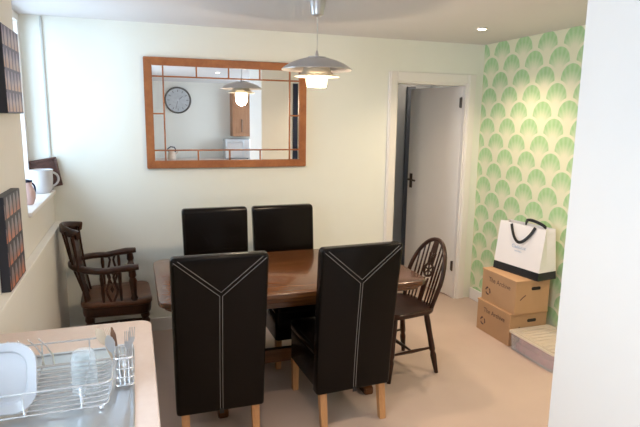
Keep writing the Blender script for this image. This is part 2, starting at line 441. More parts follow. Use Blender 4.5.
# ------------------------------------------------------------------ high-back leather chairs
CH = 1.066
def ylean(z):
    t = max(0, (z - .215) / (CH - .215)); return -.262 - .085 * t ** 1.4
def back_half(z): return .228 + .012 * (z - .215) / (CH - .215)
def make_highback():
    c = empty('highback_dining_chair')
    th = .078; rings = []
    zs = [.213, .216, .225] + [.225 + (CH - .26) * k / 16 for k in range(1, 17)] + [CH - .020, CH - .009, CH - .002, CH]
    for z in zs:
        ins = 0.0
        if z > CH - .03: ins = .018 * (1 - math.sqrt(max(0, 1 - ((z - (CH - .03)) / .03) ** 2)))
        if z < .217: ins = .006 if z < .215 else .002
        hw = back_half(z)
        yr = ylean(z)
        rings.append([(x, yr + th / 2 + y, z) for x, y in rrect(2 * (hw - ins), th - 2 * ins, .020 - min(.006, ins), 4)])
    b = obj('backrest', loft(NB(), rings), M['leather'], c, True, 60)
    # top-stitching: a twin-line Y on the outside of the back and a seam along each side
    st = NB()
    def on_back(x, z): return (x, ylean(z) - .0004, z)
    def line(x0, z0, x1, z1, n=14): tube(st, [on_back(x0 + (x1 - x0) * k / n, z0 + (z1 - z0) * k / n) for k in range(n + 1)], .0014, 5, up=(0, 1, 0))
    g = .007; fork = .862; top = CH - .022
    for s in (-1, 1):
        line(s * g, .222, s * g, fork - .006)
        line(s * g, fork - .006, s * .226, CH - .020)
        line(s * 0.0, fork + .014, s * .206, CH - .014)
    obj('stitching', st, M['stitch'], b)
    for s in (-1, 1):
        sd = NB(); tube(sd, [(s * (back_half(z) - .0125), ylean(z) + .0030, z) for z in [.222 + (CH - .25) * k / 16 for k in range(17)]], .0012, 5, up=(0, 1, 0))
        obj('side_seam', sd, M['stitch'], b)
    obj('zip_pull', bx(-.012, .012, ylean(.23) - .004, ylean(.23) - .001, .200, .228, bev=.001), M['black_nylon'], b)
    sk = NB(); y0, y1 = -.180, .265
    rr = rrect(.412, y1 - y0, .022, 4, 0, (y0 + y1) / 2)
    slab(sk, rr, [(.213, .006), (.217, 0), (.40, 0), (.408, .003)]); s_ = obj('seat_skirt', sk, M['leather'], c, True, 60)
    cu = NB(); rr = rrect(.420, y1 - y0 + .004, .03, 5, 0, (y0 + y1) / 2 + .002)
    slab(cu, rr, [(.409, .004), (.416, 0), (.448, 0), (.462, .006), (.472, .022), (.480, .08)]); obj('seat', cu, M['leather'], c, True, 60)
    for sx in (-1, 1):
        for y, dy in ((-.225, -.035), (.235, 0)):
            leg = NB(); rings = []
            for z, h in ((0, .0165), (.005, .0175), (.212, .0205)):
                k = (0.212 - z) / .212
                rings.append([(sx * .183 + a, y + dy * k + b_, z) for a, b_ in ((-h, -h), (h, -h), (h, h), (-h, h))])
            obj('leg', loft(leg, rings), M['oak'], c)
    return c
GRP = 'dark leather high-back dining chairs'
hb = make_highback()
spots = [((.377, 2.895, 0), -.5, 'dark leather high-back chair nearest the dish rack, back turned to viewer'),
         ((1.112, 2.900, 0), 3.0, 'dark leather high-back chair seen from behind, beside the wooden wheel-back chair'),
         ((.546, 3.685, 0), 180.5, 'dark leather high-back chair facing viewer at table, on the wooden armchair side'),
         ((1.066, 3.685, 0), 181, 'dark leather high-back chair facing viewer across table, nearer the door')]
for i, (loc, rz, lab) in enumerate(spots):
    o = hb if i == 0 else copy_tree(hb)
    o.location = loc; o.rotation_euler = (0, 0, math.radians(rz)); tag(o, lab, 'chair', GRP)

# ------------------------------------------------------------------ wooden armchair by the left wall (faces +X)
ac = empty('wooden_armchair', (-.165, 4.05, 0), math.radians(2), 'dark wooden armchair with curved back and carved arm splats, under the window', 'chair')
def arc3(a, m, b, n=16):
    # quadratic through three points
    a, m, b = Vector(a), Vector(m), Vector(b); c = m * 2 - (a + b) / 2
    return [(1 - t) ** 2 * a + 2 * t * (1 - t) * c + t * t * b for t in [k / n for k in range(n + 1)]]
so = []
for x, y in rrect(.47, .47, .07, 6): so.append((x, y * (1 - .10 * (.235 - x) / .47)))
obj('seat', slab(NB(), so, [(.424, .012), (.430, .002), (.436, 0), (.456, 0), (.464, .006), (.469, .016), (.462, .10)]), M['seatwood'], ac, True)
obj('seat_apron', slab(NB(), [(x * .97, y * .97) for x, y in so], [(.352, .02), (.359, .008), (.38, .002), (.4235, 0)]), M['mahog'], ac, True)
LP = [(0, .016), (.05, .019), (.16, .024), (.30, .019), (.33, .027), (.36, .019), (.60, .026), (.80, .030), (.84, .020), (.88, .031), (1, .030)]
for sx, sy in ((1, 1), (1, -1), (-1, 1), (-1, -1)):
    obj('leg', turned(NB(), (sx * .20 + .01 * (sx > 0), sy * .19, 0), (sx * .18, sy * .17, .370), LP, 12), M['mahog'], ac, True)
bow = []
for s in [k / 32 for k in range(33)]:
    a = math.radians(-100 + 200 * s)                 # swings round the back
    bow.append((-.075 - .205 * math.cos(a), .238 * math.sin(a) / math.sin(math.radians(90)) , .690 + .012 * math.cos(a)))
bow = [(.150, -.255, .708), (.08, -.252, .705), (.02, -.247, .700)] + bow[1:-1] + [(.02, .247, .700), (.08, .252, .705), (.150, .255, .708)]
obj('arm_bow', sweep(NB(), bow, rectp(.060, .036, .009), scale=[.9, 1.15, 1.0] + [1] * 31 + [1.0, 1.15, .9]), M['mahog'], ac, True, 50)
crest = arc3((-.222, -.178, .932), (-.335, .0, .962), (-.222, .185, .932), 18)
obj('crest_rail', sweep(NB(), crest, rectp(.026, .062, .008)), M['mahog'], ac, True, 50)
for k, tt in enumerate((-.86, -.5, 0, .5, .86)):
    c_ = crest[int(round((tt + 1) / 2 * 18))]
    y = .19 * tt
    seatp = Vector((-.205 + .02 * abs(tt), y * .95, .466)); bowp = Vector((-.075 - .205 * math.cos(math.asin(max(-1, min(1, y / .238)))), y, .69))
    wv = .070 if k in (0, 4) else .050 if k != 2 else .085
    pts = [seatp, seatp.lerp(bowp, .5), bowp, bowp.lerp(Vector(c_), .55), Vector(c_)]
    bm = NB(); out = Vector((-1, 0, 0)); rings = []
    for p_, sc_ in zip(pts, (1, .8, 1, .85, .95)):
        h = wv * sc_ / 2; side = Vector((.35 * -tt, 1, 0)).normalized()
        rings.append([p_ - side * h - out * .007, p_ + side * h - out * .007, p_ + side * h + out * .007, p_ - side * h + out * .007])
    obj('back_slat' if k != 2 else 'back_splat', loft(bm, rings), M['mahog'], ac)
for s in (-1, 1):
    yb, yt = s * .213, s * .249
    obj('arm_post', turned(NB(), (.115, yb, .464), (.105, yt, .695), [(0, .022), (.06, .027), (.14, .019), (.4, .024), (.62, .027), (.72, .018), (.78, .026), (1, .021)], 10), M['mahog'], ac, True)
    for x in (-.085, .03):
        obj('arm_spindle', turned(NB(), (x, yb, .464), (x - .008, yt, .690), [(0, .009), (.3, .012), (.5, .009), (.75, .013), (1, .009)], 8), M['mahog'], ac, True)
    # pierced lyre-shaped splat
    for sg in (-1, 1):
        pr = [(.008, 0), (.030, .06), (.036, .10), (.022, .15), (.012, .20), (.026, .25)]
        bm = NB(); pts = [(-.027 + sg * a, yb + (yt - yb) * b / .25, 4.64e-1 + b * .91) for a, b in pr]
        sweep(bm, pts, rectp(.016, .011), up=(0, 1, 0)); obj('arm_splat', bm, M['mahog'], ac)
    bm = NB(); dm = [(0, .07), (.013, .105), (0, .14), (-.013, .105)]
    loft(bm, [[(-.027 + a, yb + (yt - yb) * b / .25 - .006, 4.64e-1 + b * .91) for a, b in dm], [(-.027 + a, yb + (yt - yb) * b / .25 + .006, 4.64e-1 + b * .91) for a, b in dm]])
    obj('splat_diamond', bm, M['mahog'], ac)
    obj('side_stretcher', turned(NB(), (-.19, s * .18, .17), (.20, s * .18, .17), [(0, .010), (.5, .017), (1, .010)], 8), M['mahog'], ac, True)
obj('cross_stretcher', turned(NB(), (0, -.175, .17), (0, .175, .17), [(0, .010), (.5, .017), (1, .010)], 8), M['mahog'], ac, True)

# ------------------------------------------------------------------ wheel-back chair at the table's far end (local front is +Y)
wb = empty('wheelback_chair', (1.700, 3.235, 0), math.radians(97), 'dark wooden wheel-back chair with hooped back at the table end', 'chair')
so = [(x * (1 + .06 * y / .2), y) for x, y in rrect(.41, .40, .10, 7)]
obj('seat', slab(NB(), so, [(.425, .03), (.432, .006), (.445, 0), (.458, 0), (.466, .010), (.461, .06), (.455, .13)]), M['mahog'], wb, True)
hoop = []
def hoop_pt(a):
    # a from 0 (one foot) to 1 (other foot)
    ang = PI * (1.0 + .13) * (a - .5) + PI / 2
    x = -.205 * math.cos(ang); zz = .30 * math.sin(ang)
    z = .655 + zz * (.81 if zz > 0 else .6)
    return x, z
pts = []
for k in range(33):
    a = k / 32
    if a < .16: f = a / .16; x, z = -.158 - .028 * f, .456 + .17 * f
    elif a > .84: f = (1 - a) / .16; x, z = .158 + .028 * f, .456 + .17 * f
    else:
        ang = PI * (a - .16) / .68; x = -.186 * math.cos(ang); z = .626 + .268 * math.sin(ang)
    pts.append((x, -.150 - .135 * ((z - .456) / .44) - .035 * (1 - (x / .186) ** 2) * .6, z))
hoop = pts
def hoop_y(x, z): return -.150 - .135 * ((z - .456) / .44) - .021 * (1 - (x / .186) ** 2)
obj('hoop_back', sweep(NB(), hoop, rectp(.027, .030, .008), up=(0, 1, .2)), M['mahog'], wb, True, 50)
for x0 in (-.122, -.090, -.058, .058, .090, .122):
    x1 = x0 * 1.12; zt = .626 + .268 * math.sqrt(1 - (x1 / .186) ** 2)
    obj('spindle', turned(NB(), (x0, hoop_y(x0, .456), .458), (x1, hoop_y(x1, zt), zt), [(0, .0055), (.4, .0075), (1, .0055)], 8), M['mahog'], wb, True)
def splat_strip(x0, x1, zz0, zz1, w0, w1, name='splat'):
    bm = NB(); rings = []
    for f in [k / 6 for k in range(7)]:
        z = zz0 + (zz1 - zz0) * f; x = x0 + (x1 - x0) * f; h = (w0 + (w1 - w0) * f) / 2; y = hoop_y(x, z)
        rings.append([(x - h, y - .005, z), (x + h, y - .005, z), (x + h, y + .005, z), (x - h, y + .005, z)])
    return obj(name, loft(bm, rings), M['mahog'], wb)
splat_strip(0, 0, .458, .60, .036, .046); splat_strip(-.018, -.020, .60, .625, .012, .012); splat_strip(.018, .020, .60, .625, .012, .012)
wz, wr = .680, .045
obj('wheel', sweep(NB(), [(wr * math.cos(2 * PI * k / 20), hoop_y(0, wz + wr * math.sin(2 * PI * k / 20)), wz + wr * math.sin(2 * PI * k / 20)) for k in range(20)], rectp(.012, .012), up=(0, 1, .3), loop=True), M['mahog'], wb)
for k in range(6):
    a = PI * k / 3 + .3
    obj('wheel_spoke', sweep(NB(), [(0, hoop_y(0, wz), wz), (wr * math.cos(a), hoop_y(0, wz + wr * math.sin(a)), wz + wr * math.sin(a))], rectp(.007, .009), up=(0, 1, .3)), M['mahog'], wb)
splat_strip(-.022, -.026, .72, .80, .014, .016); splat_strip(.022, .026, .72, .80, .014, .016); splat_strip(0, 0, .80, .888, .056, .044); splat_strip(0, 0, .728, .80, .010, .010)
LP = [(0, .014), (.12, .017), (.30, .022), (.36, .016), (.40, .022), (.62, .019), (.86, .021), (1, .018)]
feet = {}
for sx, sy in ((1, 1), (1, -1), (-1, 1), (-1, -1)):
    p0, p1 = (sx * .20, sy * .195, 0), (sx * .145, sy * .125, .432); feet[sx, sy] = (Vector(p0), Vector(p1))
    obj('leg', turned(NB(), p0, p1, LP, 10), M['mahog'], wb, True)
SP = [(0, .007), (.5, .013), (1, .007)]
mid = {}
for sx in (1, -1):
    a = feet[sx, 1][0].lerp(feet[sx, 1][1], .42); b = feet[sx, -1][0].lerp(feet[sx, -1][1], .42); mid[sx] = (a + b) / 2
    obj('side_stretcher', turned(NB(), a, b, SP, 8), M['mahog'], wb, True)
obj('cross_stretcher', turned(NB(), mid[-1], mid[1], SP, 8), M['mahog'], wb, True)

# ------------------------------------------------------------------ pendant lamp
PX, PY = 1.055, 3.175
pl = empty('pendant_lamp', (PX, PY, 0), label='tiered satin metal pendant lamp hanging over the dining table', cat='lamp')
obj('ceiling_rose', lathe(NB(), [(.047, H - .0005), (.046, H - .03), (.036, H - .085), (.024, H - .094), (.004, H - .096)], 24), M['alu'], pl, True)
obj('cord', tube(NB(), [(0, 0, H - .094), (0.001, 0, H - .2), (0, 0, 2.118)], .0028, 6), M['cord'], pl)
obj('finial', lathe(NB(), [(.003, 2.125), (.007, 2.118), (.010, 2.100), (.012, 2.092), (.055, 2.088), (.055, 2.084), (.012, 2.080), (.010, 2.066)], 20), M['alu'], pl, True)
def shade(name, prof, th, mat):
    out = prof; inn = [(max(r - th * .35, .001), z - th) for r, z in prof][::-1]
    bm = NB(); n = 40; rings = []
    for r, z in out + inn: rings.append([(r * math.cos(2 * PI * k / n), r * math.sin(2 * PI * k / n), z) for k in range(n)])
    loft(bm, rings + [rings[0]], True, False)
    return obj(name, bm, mat, pl, True, 60)
shade('top_shade', [(.030, 2.084), (.075, 2.079), (.120, 2.067), (.165, 2.048), (.200, 2.025), (.213, 2.014)], .003, M['alu'])
shade('middle_shade', [(.066, 2.046), (.078, 2.022), (.086, 2.002), (.104, 1.986), (.136, 1.975)], .003, M['midshade'])
for k in range(3):
    a = 2 * PI * k / 3 + .5; c_, s_ = math.cos(a), math.sin(a)
    obj('shade_bracket', tube(NB(), [(.030 * c_, .030 * s_, 2.074), (.064 * c_, .064 * s_, 2.040), (.052 * c_, .052 * s_, 1.972)], .0022, 5), M['alu'], pl)
shade('lower_diffuser', [(.052, 1.982), (.062, 1.970), (.066, 1.955), (.063, 1.930), (.057, 1.916)], .003, M['diffuser'])
obj('bulb', lathe(NB(), [(.012, 2.00), (.026, 1.985), (.034, 1.962), (.030, 1.937), (.018, 1.922), (.002, 1.918)], 20), M['bulb'], pl, True)
ld = bpy.data.lights.new('lamp_glow', 'POINT'); ld.energy = 26; ld.color = (1.0, .76, .52); ld.shadow_soft_size = .055
lo = bpy.data.objects.new('lamp_glow', ld); COL.objects.link(lo); lo.location = (0, 0, 1.900); lo.parent = pl

# ------------------------------------------------------------------ recessed ceiling spots
def downlight(x, y, label, watts):
    e = empty('ceiling_spotlight', (x, y, H), label=label, cat='light', group='recessed ceiling spotlights')
    obj('trim_ring', lathe(NB(), [(.030, -.0005), (.044, -.0008), (.044, -.006), (.038, -.009), (.031, -.006)], 24), M['white'], e, True)
    obj('lens', lathe(NB(), [(.001, -.0062), (.029, -.0062), (.029, -.0085), (.001, -.0085)], 20), M['spot'], e)
    l = bpy.data.lights.new('spot_glow', 'SPOT'); l.energy = watts; l.color = (1.0, .77, .54); l.spot_size = math.radians(130); l.spot_blend = .8; l.shadow_soft_size = .03
    o = bpy.data.objects.new('spot_glow', l); COL.objects.link(o); o.location = (0, 0, -.012); o.parent = e
downlight(2.518, 3.641, 'lit recessed ceiling spotlight near the green wallpaper', 62)
downlight(1.274, .06, 'lit recessed kitchen ceiling spotlight seen in the mirror', 80)
downlight(.55, 2.05, 'added recessed ceiling spotlight, out of view above the worktop end, by the dish rack', 30)  # added fill light, warms the worktop from out of view
downlight(2.50, 2.25, 'added recessed ceiling spotlight, out of view above the carpet between partition and storage tub', 60)  # unseen lamp added to brighten the carpet on the right
downlight(3.02, 5.42, 'added recessed ceiling spotlight, unseen in the hall behind the open door', 9)  # added source, lifts the dark hall past the door leaf

# ------------------------------------------------------------------ canvas prints on the left wall
def canvas_mat(name, cA, cB, cC, edge, rows, cols):
    t = NT(name); sep = t.new('ShaderNodeSeparateXYZ'); t.l.new(t.obj(), sep.inputs[0]); y, z = sep.outputs[1], sep.outputs[2]
    fy = t.math('FRACT', t.math('MULTIPLY', y, cols)); fz = t.math('FRACT', t.math('MULTIPLY', z, rows))
    dx = t.math('ABSOLUTE', t.math('SUBTRACT', fy, .5))
    wd = t.math('SUBTRACT', .36, t.math('MULTIPLY', t.math('GREATER_THAN', fz, .55), t.math('MULTIPLY', t.math('SUBTRACT', fz, .55), .6)))
    body = t.math('MULTIPLY', t.math('LESS_THAN', dx, wd), t.math('MULTIPLY', t.math('GREATER_THAN', fz, .08), t.math('LESS_THAN', fz, .95)))
    pal = t.noise(1.0, 1, stretch=(0, cols * .8, rows * .8))
    cr = t.new('ShaderNodeValToRGB'); cr.color_ramp.elements[0].color = (*cA, 1); cr.color_ramp.elements[1].color = (*cC, 1)
    e = cr.color_ramp.elements.new(.5); e.color = (*cB, 1); cr.color_ramp.elements[0].position = .35; cr.color_ramp.elements[2].position = .65
    low = t.math('ADD', t.math('MULTIPLY', pal, .55), t.math('MULTIPLY', t.math('SUBTRACT', 1.0, fz), .42))
    t.l.new(low, cr.inputs[0]); t.base(t.mix(body, edge, cr.outputs[0])).set(.45); return t.m
M['printA'] = canvas_mat('muted_purple_print', (.30, .26, .36), (.48, .38, .40), (.52, .34, .26), (.10, .08, .14), 10.0, 13.0)
M['printB'] = canvas_mat('orange_grey_print', (.30, .29, .33), (.34, .22, .20), (.62, .22, .12), (.03, .025, .035), 9.5, 13.0)
M['canvas_edge'] = plain('near_black_canvas_edge', (.018, .02, .032), .5)
def canvas(x0, y0, y1, z0, z1, th, mat, label):
    e = empty('canvas_print', (x0, (y0 + y1) / 2, z0), label=label, cat='picture')
    L, Hh = y1 - y0, z1 - z0
    obj('stretched_edge', bx(.0, th, -L / 2, L / 2, 0, Hh, bev=.003), M['canvas_edge'], e)
    obj('print', bx(th, th + .0012, -L / 2 + .003, L / 2 - .003, .003, Hh - .003), mat, e)
canvas(XL + .001, 2.85, 3.23, 1.73, 2.13, .040, M['printA'], 'muted purple canvas print high on wall beside the window')
canvas(XL + .001, 2.615, 2.965, LZ + .001, 1.372, .038, M['printB'], 'orange and grey canvas print propped on the wall ledge')

# ------------------------------------------------------------------ things on the window sill
def handle_loop(c, r0, r1, z0, z1, ang, rad=.008, up=(0, 0, 1)):
    d = Vector((math.cos(ang), math.sin(ang), 0)); c = Vector(c); pts = []
    for k in range(13):
        a = -PI / 2 + PI * k / 12
        pts.append(c + d * (r0 + (r1 - r0) * math.cos(a)) + Vector((0, 0, (z0 + z1) / 2 + (z1 - z0) / 2 * math.sin(a))))
    return tube(NB(), pts, rad, 8, up=(-d.y, d.x, 0))
jg = empty('white_jug', (-.632, 4.245, SILL), label='wide white china jug on the window sill', cat='jug')
obj('body', lathe(NB(), [(.052, 0), (.056, .003), (.068, .03), (.075, .09), (.076, .14), (.080, .165), (.076, .165), (.071, .135), (.069, .09), (.051, .012)], 28), M['china'], jg, True)
obj('handle', handle_loop((0, 0, 0), .072, .130, .040, .140, math.radians(40), .0085), M['china'], jg, True)
pk = empty('pink_pitcher', (-.640, 3.70, SILL), label='pale pink pitcher with dark blue rim on the near end of sill', cat='pitcher')
obj('body', lathe(NB(), [(.034, 0), (.038, .003), (.050, .035), (.053, .06), (.044, .095), (.034, .12), (.038, .145), (.035, .145), (.031, .12), (.041, .095)], 24), M['pinkchina'], pk, True)
obj('rim_band', lathe(NB(), [(.0385, .138), (.0400, .140), (.0400, .149), (.0375, .150), (.0345, .146)], 24), M['navy'], pk, True)
obj('handle', handle_loop((0, 0, 0), .036, .078, .045, .130, math.radians(60), .006), M['navy'], pk, True)
ty = empty('wooden_tray', (-.614, 4.368, SILL + .0185), label='dark wooden tray propped behind the white jug on the sill', cat='tray')
ty.rotation_euler = (math.radians(-2), math.radians(-10), 0)
obj('panel', bx(-.092, .092, .006, .012, .008, .206), M['traywood'], ty)
for z0, z1 in ((.0, .014), (.196, .212)): obj('rim', bx(-.106, .106, -.010, .014, z0, z1, bev=.003), M['traywood'], ty)
for x in (-.106, .092): obj('rim', bx(x, x + .014, -.010, .014, .0145, .1955, bev=.003), M['traywood'], ty)

# ------------------------------------------------------------------ worktop, units and drainer at lower left
WX, WY0, WY1, WZ = .036, .45, 2.245, .90
wt = empty('kitchen_worktop', (0, 0, 0), label='speckled cream laminate worktop with rounded corner under the dish rack', cat='worktop')
ol = [(XL + .003, WY0), (WX, WY0)]
for k in range(9):
    a = math.radians(90 * k / 8); ol.append((WX - .05 + .05 * math.cos(a), WY1 - .05 + .05 * math.sin(a)))
ol.append((XL + .003, WY1))
def inset(o, d):
    out = []
    for x, y in o: out.append((x if x < -.5 else x - d * (1 if x > WX - .06 else 0), y if y < WY0 + .01 else (y - d if y > WY1 - .06 else y)))
    return out
bm = NB(); loft(bm, [[(x, y, z) for x, y in inset(ol, d)] for z, d in ((WZ - .038, .006), (WZ - .030, 0), (WZ - .010, 0), (WZ - .003, .003), (WZ, .010))])
obj('top', bm, M['laminate'], wt, True)
obj('upstand', bx(XL + .002, XL + .012, WY0, 2.285, WZ + .0005, WZ + .030, bev=.003), M['laminate'], wt)
for k, (y0, y1) in enumerate(((.47, 1.33), (1.335, 2.20))):
    cb = empty('base_cabinet', ((XL + WX) / 2, (y0 + y1) / 2, 0), label=['cream kitchen base cabinet under worktop on the nearer side', 'cream kitchen base cabinet under the worktop end by the dining chairs'][k], cat='cabinet', group='kitchen base cabinets')
    L = (y1 - y0) / 2
    obj('body', bx(-.30, .255, -L, L, .12, WZ - .039), M['unit'], cb)
    obj('plinth', bx(-.30, .21, -L, L, 0, .1195), M['unit'], cb)
    for s in (-1, 1):
        d_ = obj('door', bx(.2555, .274, min(s * L, s * .003), max(s * L, s * .003), .125, WZ - .045, bev=.003), M['unit'], cb)
        obj('handle', tube(NB(), [(.274, s * .05, .62), (.298, s * .05, .62), (.298, s * .05, .78), (.274, s * .05, .78)], .005, 8, up=(0, 1, 0)), M['steel'], d_)
dn = empty('sink_drainer', (-.265, 1.50, WZ + .001), label='stainless steel sink drainer set in the worktop', cat='sink')
o1 = rrect(.47, .96, .04, 6)
obj('plate', slab(NB(), o1, [(0, 0), (.003, 0), (.0035, .002)]), M['steel'], dn, True)
obj('raised_rim', sweep(NB(), [(x, y, .0035) for x, y in rrect(.455, .945, .035, 6)], rectp(.012, .006, .0015), loop=True), M['steel'], dn, True)
for k in range(6):
    y = -.42 + k * .065
    obj('ridge', bx(-.19, .19, y, y + .014, .0035, .0075, bev=.002), M['steel'], dn)

# dish rack: wire basket standing on the drainer
RZ = WZ + .009
RX0, RX1, RY0, RY1 = -.500, -.088, 1.528, 1.870
dk = empty('dish_rack', ((RX0 + RX1) / 2, (RY0 + RY1) / 2, RZ), label='chrome wire dish rack on the steel drainer', cat='dish rack')
cx, cy = (RX0 + RX1) / 2, (RY0 + RY1) / 2; hx, hy = (RX1 - RX0) / 2, (RY1 - RY0) / 2
def ringpts(ix, iy, z, r=.03, zdip=None): return [(x, y, z) for x, y in rrect(2 * ix, 2 * iy, r, 5)]
WR = .0027
obj('top_wire', tube(NB(), ringpts(hx, hy, .078), .0030, 7, loop=True), M['chrome'], dk, True)
obj('bottom_wire', tube(NB(), ringpts(hx - .012, hy - .012, .006), .0026, 7, loop=True), M['chrome'], dk, True)
ny = 11
for k in range(ny):
    y = -hy + .03 + (2 * hy - .06) * k / (ny - 1)
    obj('base_wire', tube(NB(), [(-hx, y, .078), (-hx + .004, y, .045), (-hx + .014, y, .016), (-hx + .04, y, .010), (hx - .04, y, .010), (hx - .014, y, .016), (hx - .004, y, .045), (hx, y, .078)], WR, 6, up=(0, 1, 0)), M['chrome'], dk, True)
for x in (-hx * .6, -.02, hx * .6):
    obj('cross_wire', tube(NB(), [(x, -hy, .078), (x, -hy + .012, .006), (x, hy - .012, .006), (x, hy, .078)], WR, 6, up=(1, 0, 0)), M['chrome'], dk, True)
for k in range(4):                                      # plate prongs
    x = -.075 + k * .030 - .0
    obj('plate_prong', tube(NB(), [(x, hy - .02, .010), (x - .004, hy - .010, .040), (x - .020, hy - .004, .070), (x - .045, hy + .004, .096)], WR, 6, up=(0, 1, 0)), M['chrome'], dk, True)
for sx in (-1, 1):
    for sy in (-1, 1): obj('foot', lathe(NB(), [(.006, -.0005), (.006, .006)], 10, (sx * (hx - .03), sy * (hy - .013), 0)), M['chrome'], dk)

# cutlery basket hooked on the rack's end
cbk = empty('cutlery_basket', (-.058, 1.700, RZ), label='chrome wire cutlery basket hooked on the end of the dish rack', cat='basket')
bw, bd = .026, .052
for z in (.004, .030, .058, .092): obj('basket_wire', tube(NB(), [(x, y, z) for x, y in rrect(2 * bw, 2 * bd, .010, 3)], .0020 if z < .09 else .0028, 6, loop=True), M['chrome'], cbk, True)
for k in range(5):
    y = -bd + .01 + (2 * bd - .02) * k / 4
    obj('basket_rib', tube(NB(), [(-bw, y, .092), (-bw, y, .004), (bw, y, .004), (bw, y, .092)], .0017, 6, up=(0, 1, 0)), M['chrome'], cbk, True)
for x in (-.013, .0, .013): obj('basket_rib', tube(NB(), [(x, -bd, .092), (x, -bd, .004), (x, bd, .004), (x, bd, .092)], .0017, 6, up=(1, 0, 0)), M['chrome'], cbk, True)
CUT = 'cutlery standing in the wire basket'
def cutlery(name, mat_h, mat_t, dx, dy, tx, ty_, label, kind, length=.17):
    e = empty(name, (-.058 + dx, 1.700 + dy, RZ + .007), label=label, cat=kind, group=CUT)
    ax = Vector((tx, ty_, 1)).normalized()
    p = lambda t: tuple(ax * t)
    obj('handle', sweep(NB(), [p(0), p(length * .3), p(length * .62)], rectp(.009, .004, .001), up=(0, 1, 0), scale=[1.2, 1, .6]), mat_h, e)
    if kind == 'fork':
        obj('head', sweep(NB(), [p(length * .62), p(length * .70), p(length * .78)], rectp(.020, .003), up=(0, 1, 0), scale=[.35, .9, 1]), mat_t, e)
        for k in range(4):
            o_ = Vector((-.0075 + .005 * k, 0, 0))
            obj('tine', tube(NB(), [Vector(p(length * .775)) + o_, Vector(p(length)) + o_], .0012, 5, up=(0, 1, 0)), mat_t, e)
    elif kind == 'spoon':
        obj('bowl', sweep(NB(), [p(length * .62), p(length * .70), p(length * .82), p(length * .93), p(length)], rectp(.030, .004, .0015), up=(0, 1, 0), scale=[.2, .7, 1, .75, .2]), mat_t, e, True)
    else:
        obj('blade', sweep(NB(), [p(length * .62), p(length * .85), p(length)], rectp(.016, .0022), up=(0, 1, 0), scale=[.8, 1, .25]), mat_t, e)
M['beechwood'] = plain('pale_beech_wood', (.60, .45, .32), .6, var=.1, nscale=20)
M['brownhandle'] = plain('brown_handle', (.16, .075, .04), .4)
cutlery('dinner_fork', M['steel'], M['steel'], .010, -.005, .02, .05, 'steel fork standing tines up at the worktop edge side of basket', 'fork', .150)
cutlery('dinner_fork', M['steel'], M['steel'], .012, .028, .10, .05, 'steel fork tines up, furthest back in the cutlery basket', 'fork', .150)
cutlery('table_knife', M['steel'], M['brownhandle'], -.010, .004, -.14, .06, 'upright knife with dark brown top in the cutlery basket', 'knife', .165)
cutlery('wooden_spoon', M['beechwood'], M['beechwood'], -.014, .030, -.42, .12, 'pale wooden spoon leaning left out of the cutlery basket', 'spoon', .165)
cutlery('table_spoon', M['steel'], M['steel'], -.012, -.022, -.22, .10, 'steel spoon leaning left at the front of the cutlery basket', 'spoon', .150)
cutlery('wooden_fork', M['beechwood'], M['beechwood'], -.006, .018, -.30, .15, 'pale wooden fork leaning left beside the wooden spoon', 'fork', .16)

gl = empty('drinking_glass', (-.168, 1.632, RZ + .0128), label='clear drinking glass upside down in the dish rack', cat='glass')
gp = [(.037, 0), (.036, .06), (.034, .105), (.028, .124), (.012, .130), (.001, .131), (.001, .122), (.011, .121), (.026, .115), (.031, .103), (.0335, .06), (.0345, .0)]
gr = [[(r * math.cos(2 * PI * k / 28), r * math.sin(2 * PI * k / 28), z) for k in range(28)] for r, z in gp]
obj('tumbler', loft(NB(), gr + [gr[0]], True, False), M['glass'], gl, True)
# plate leaning in the rack
pt = empty('white_plate', (-.382, 1.552, RZ + .014), label='white rounded-square plate propped upright in the dish rack', cat='plate')
bm = NB(); rings = []
for s_, d in ((.200, .0), (.197, -.005), (.150, .003), (.138, .014), (.0, .014)):
    o_ = rrect(max(s_, .002), max(s_ * .96, .002), max(s_ * .30, .0008), 7)
    rings.append([(x, d, y + .096) for x, y in o_])
for s_, d in ((.0, .018), (.142, .018), (.156, .007), (.200, .0)):
    o_ = rrect(max(s_, .002), max(s_ * .96, .002), max(s_ * .30, .0008), 7)
    rings.append([(x, d + .001, y + .096) for x, y in o_])
pb = obj('dish', loft(bm, rings, True, False), M['plate'], pt, True, 35)
pt.rotation_euler = (math.radians(-14), 0, math.radians(-4))

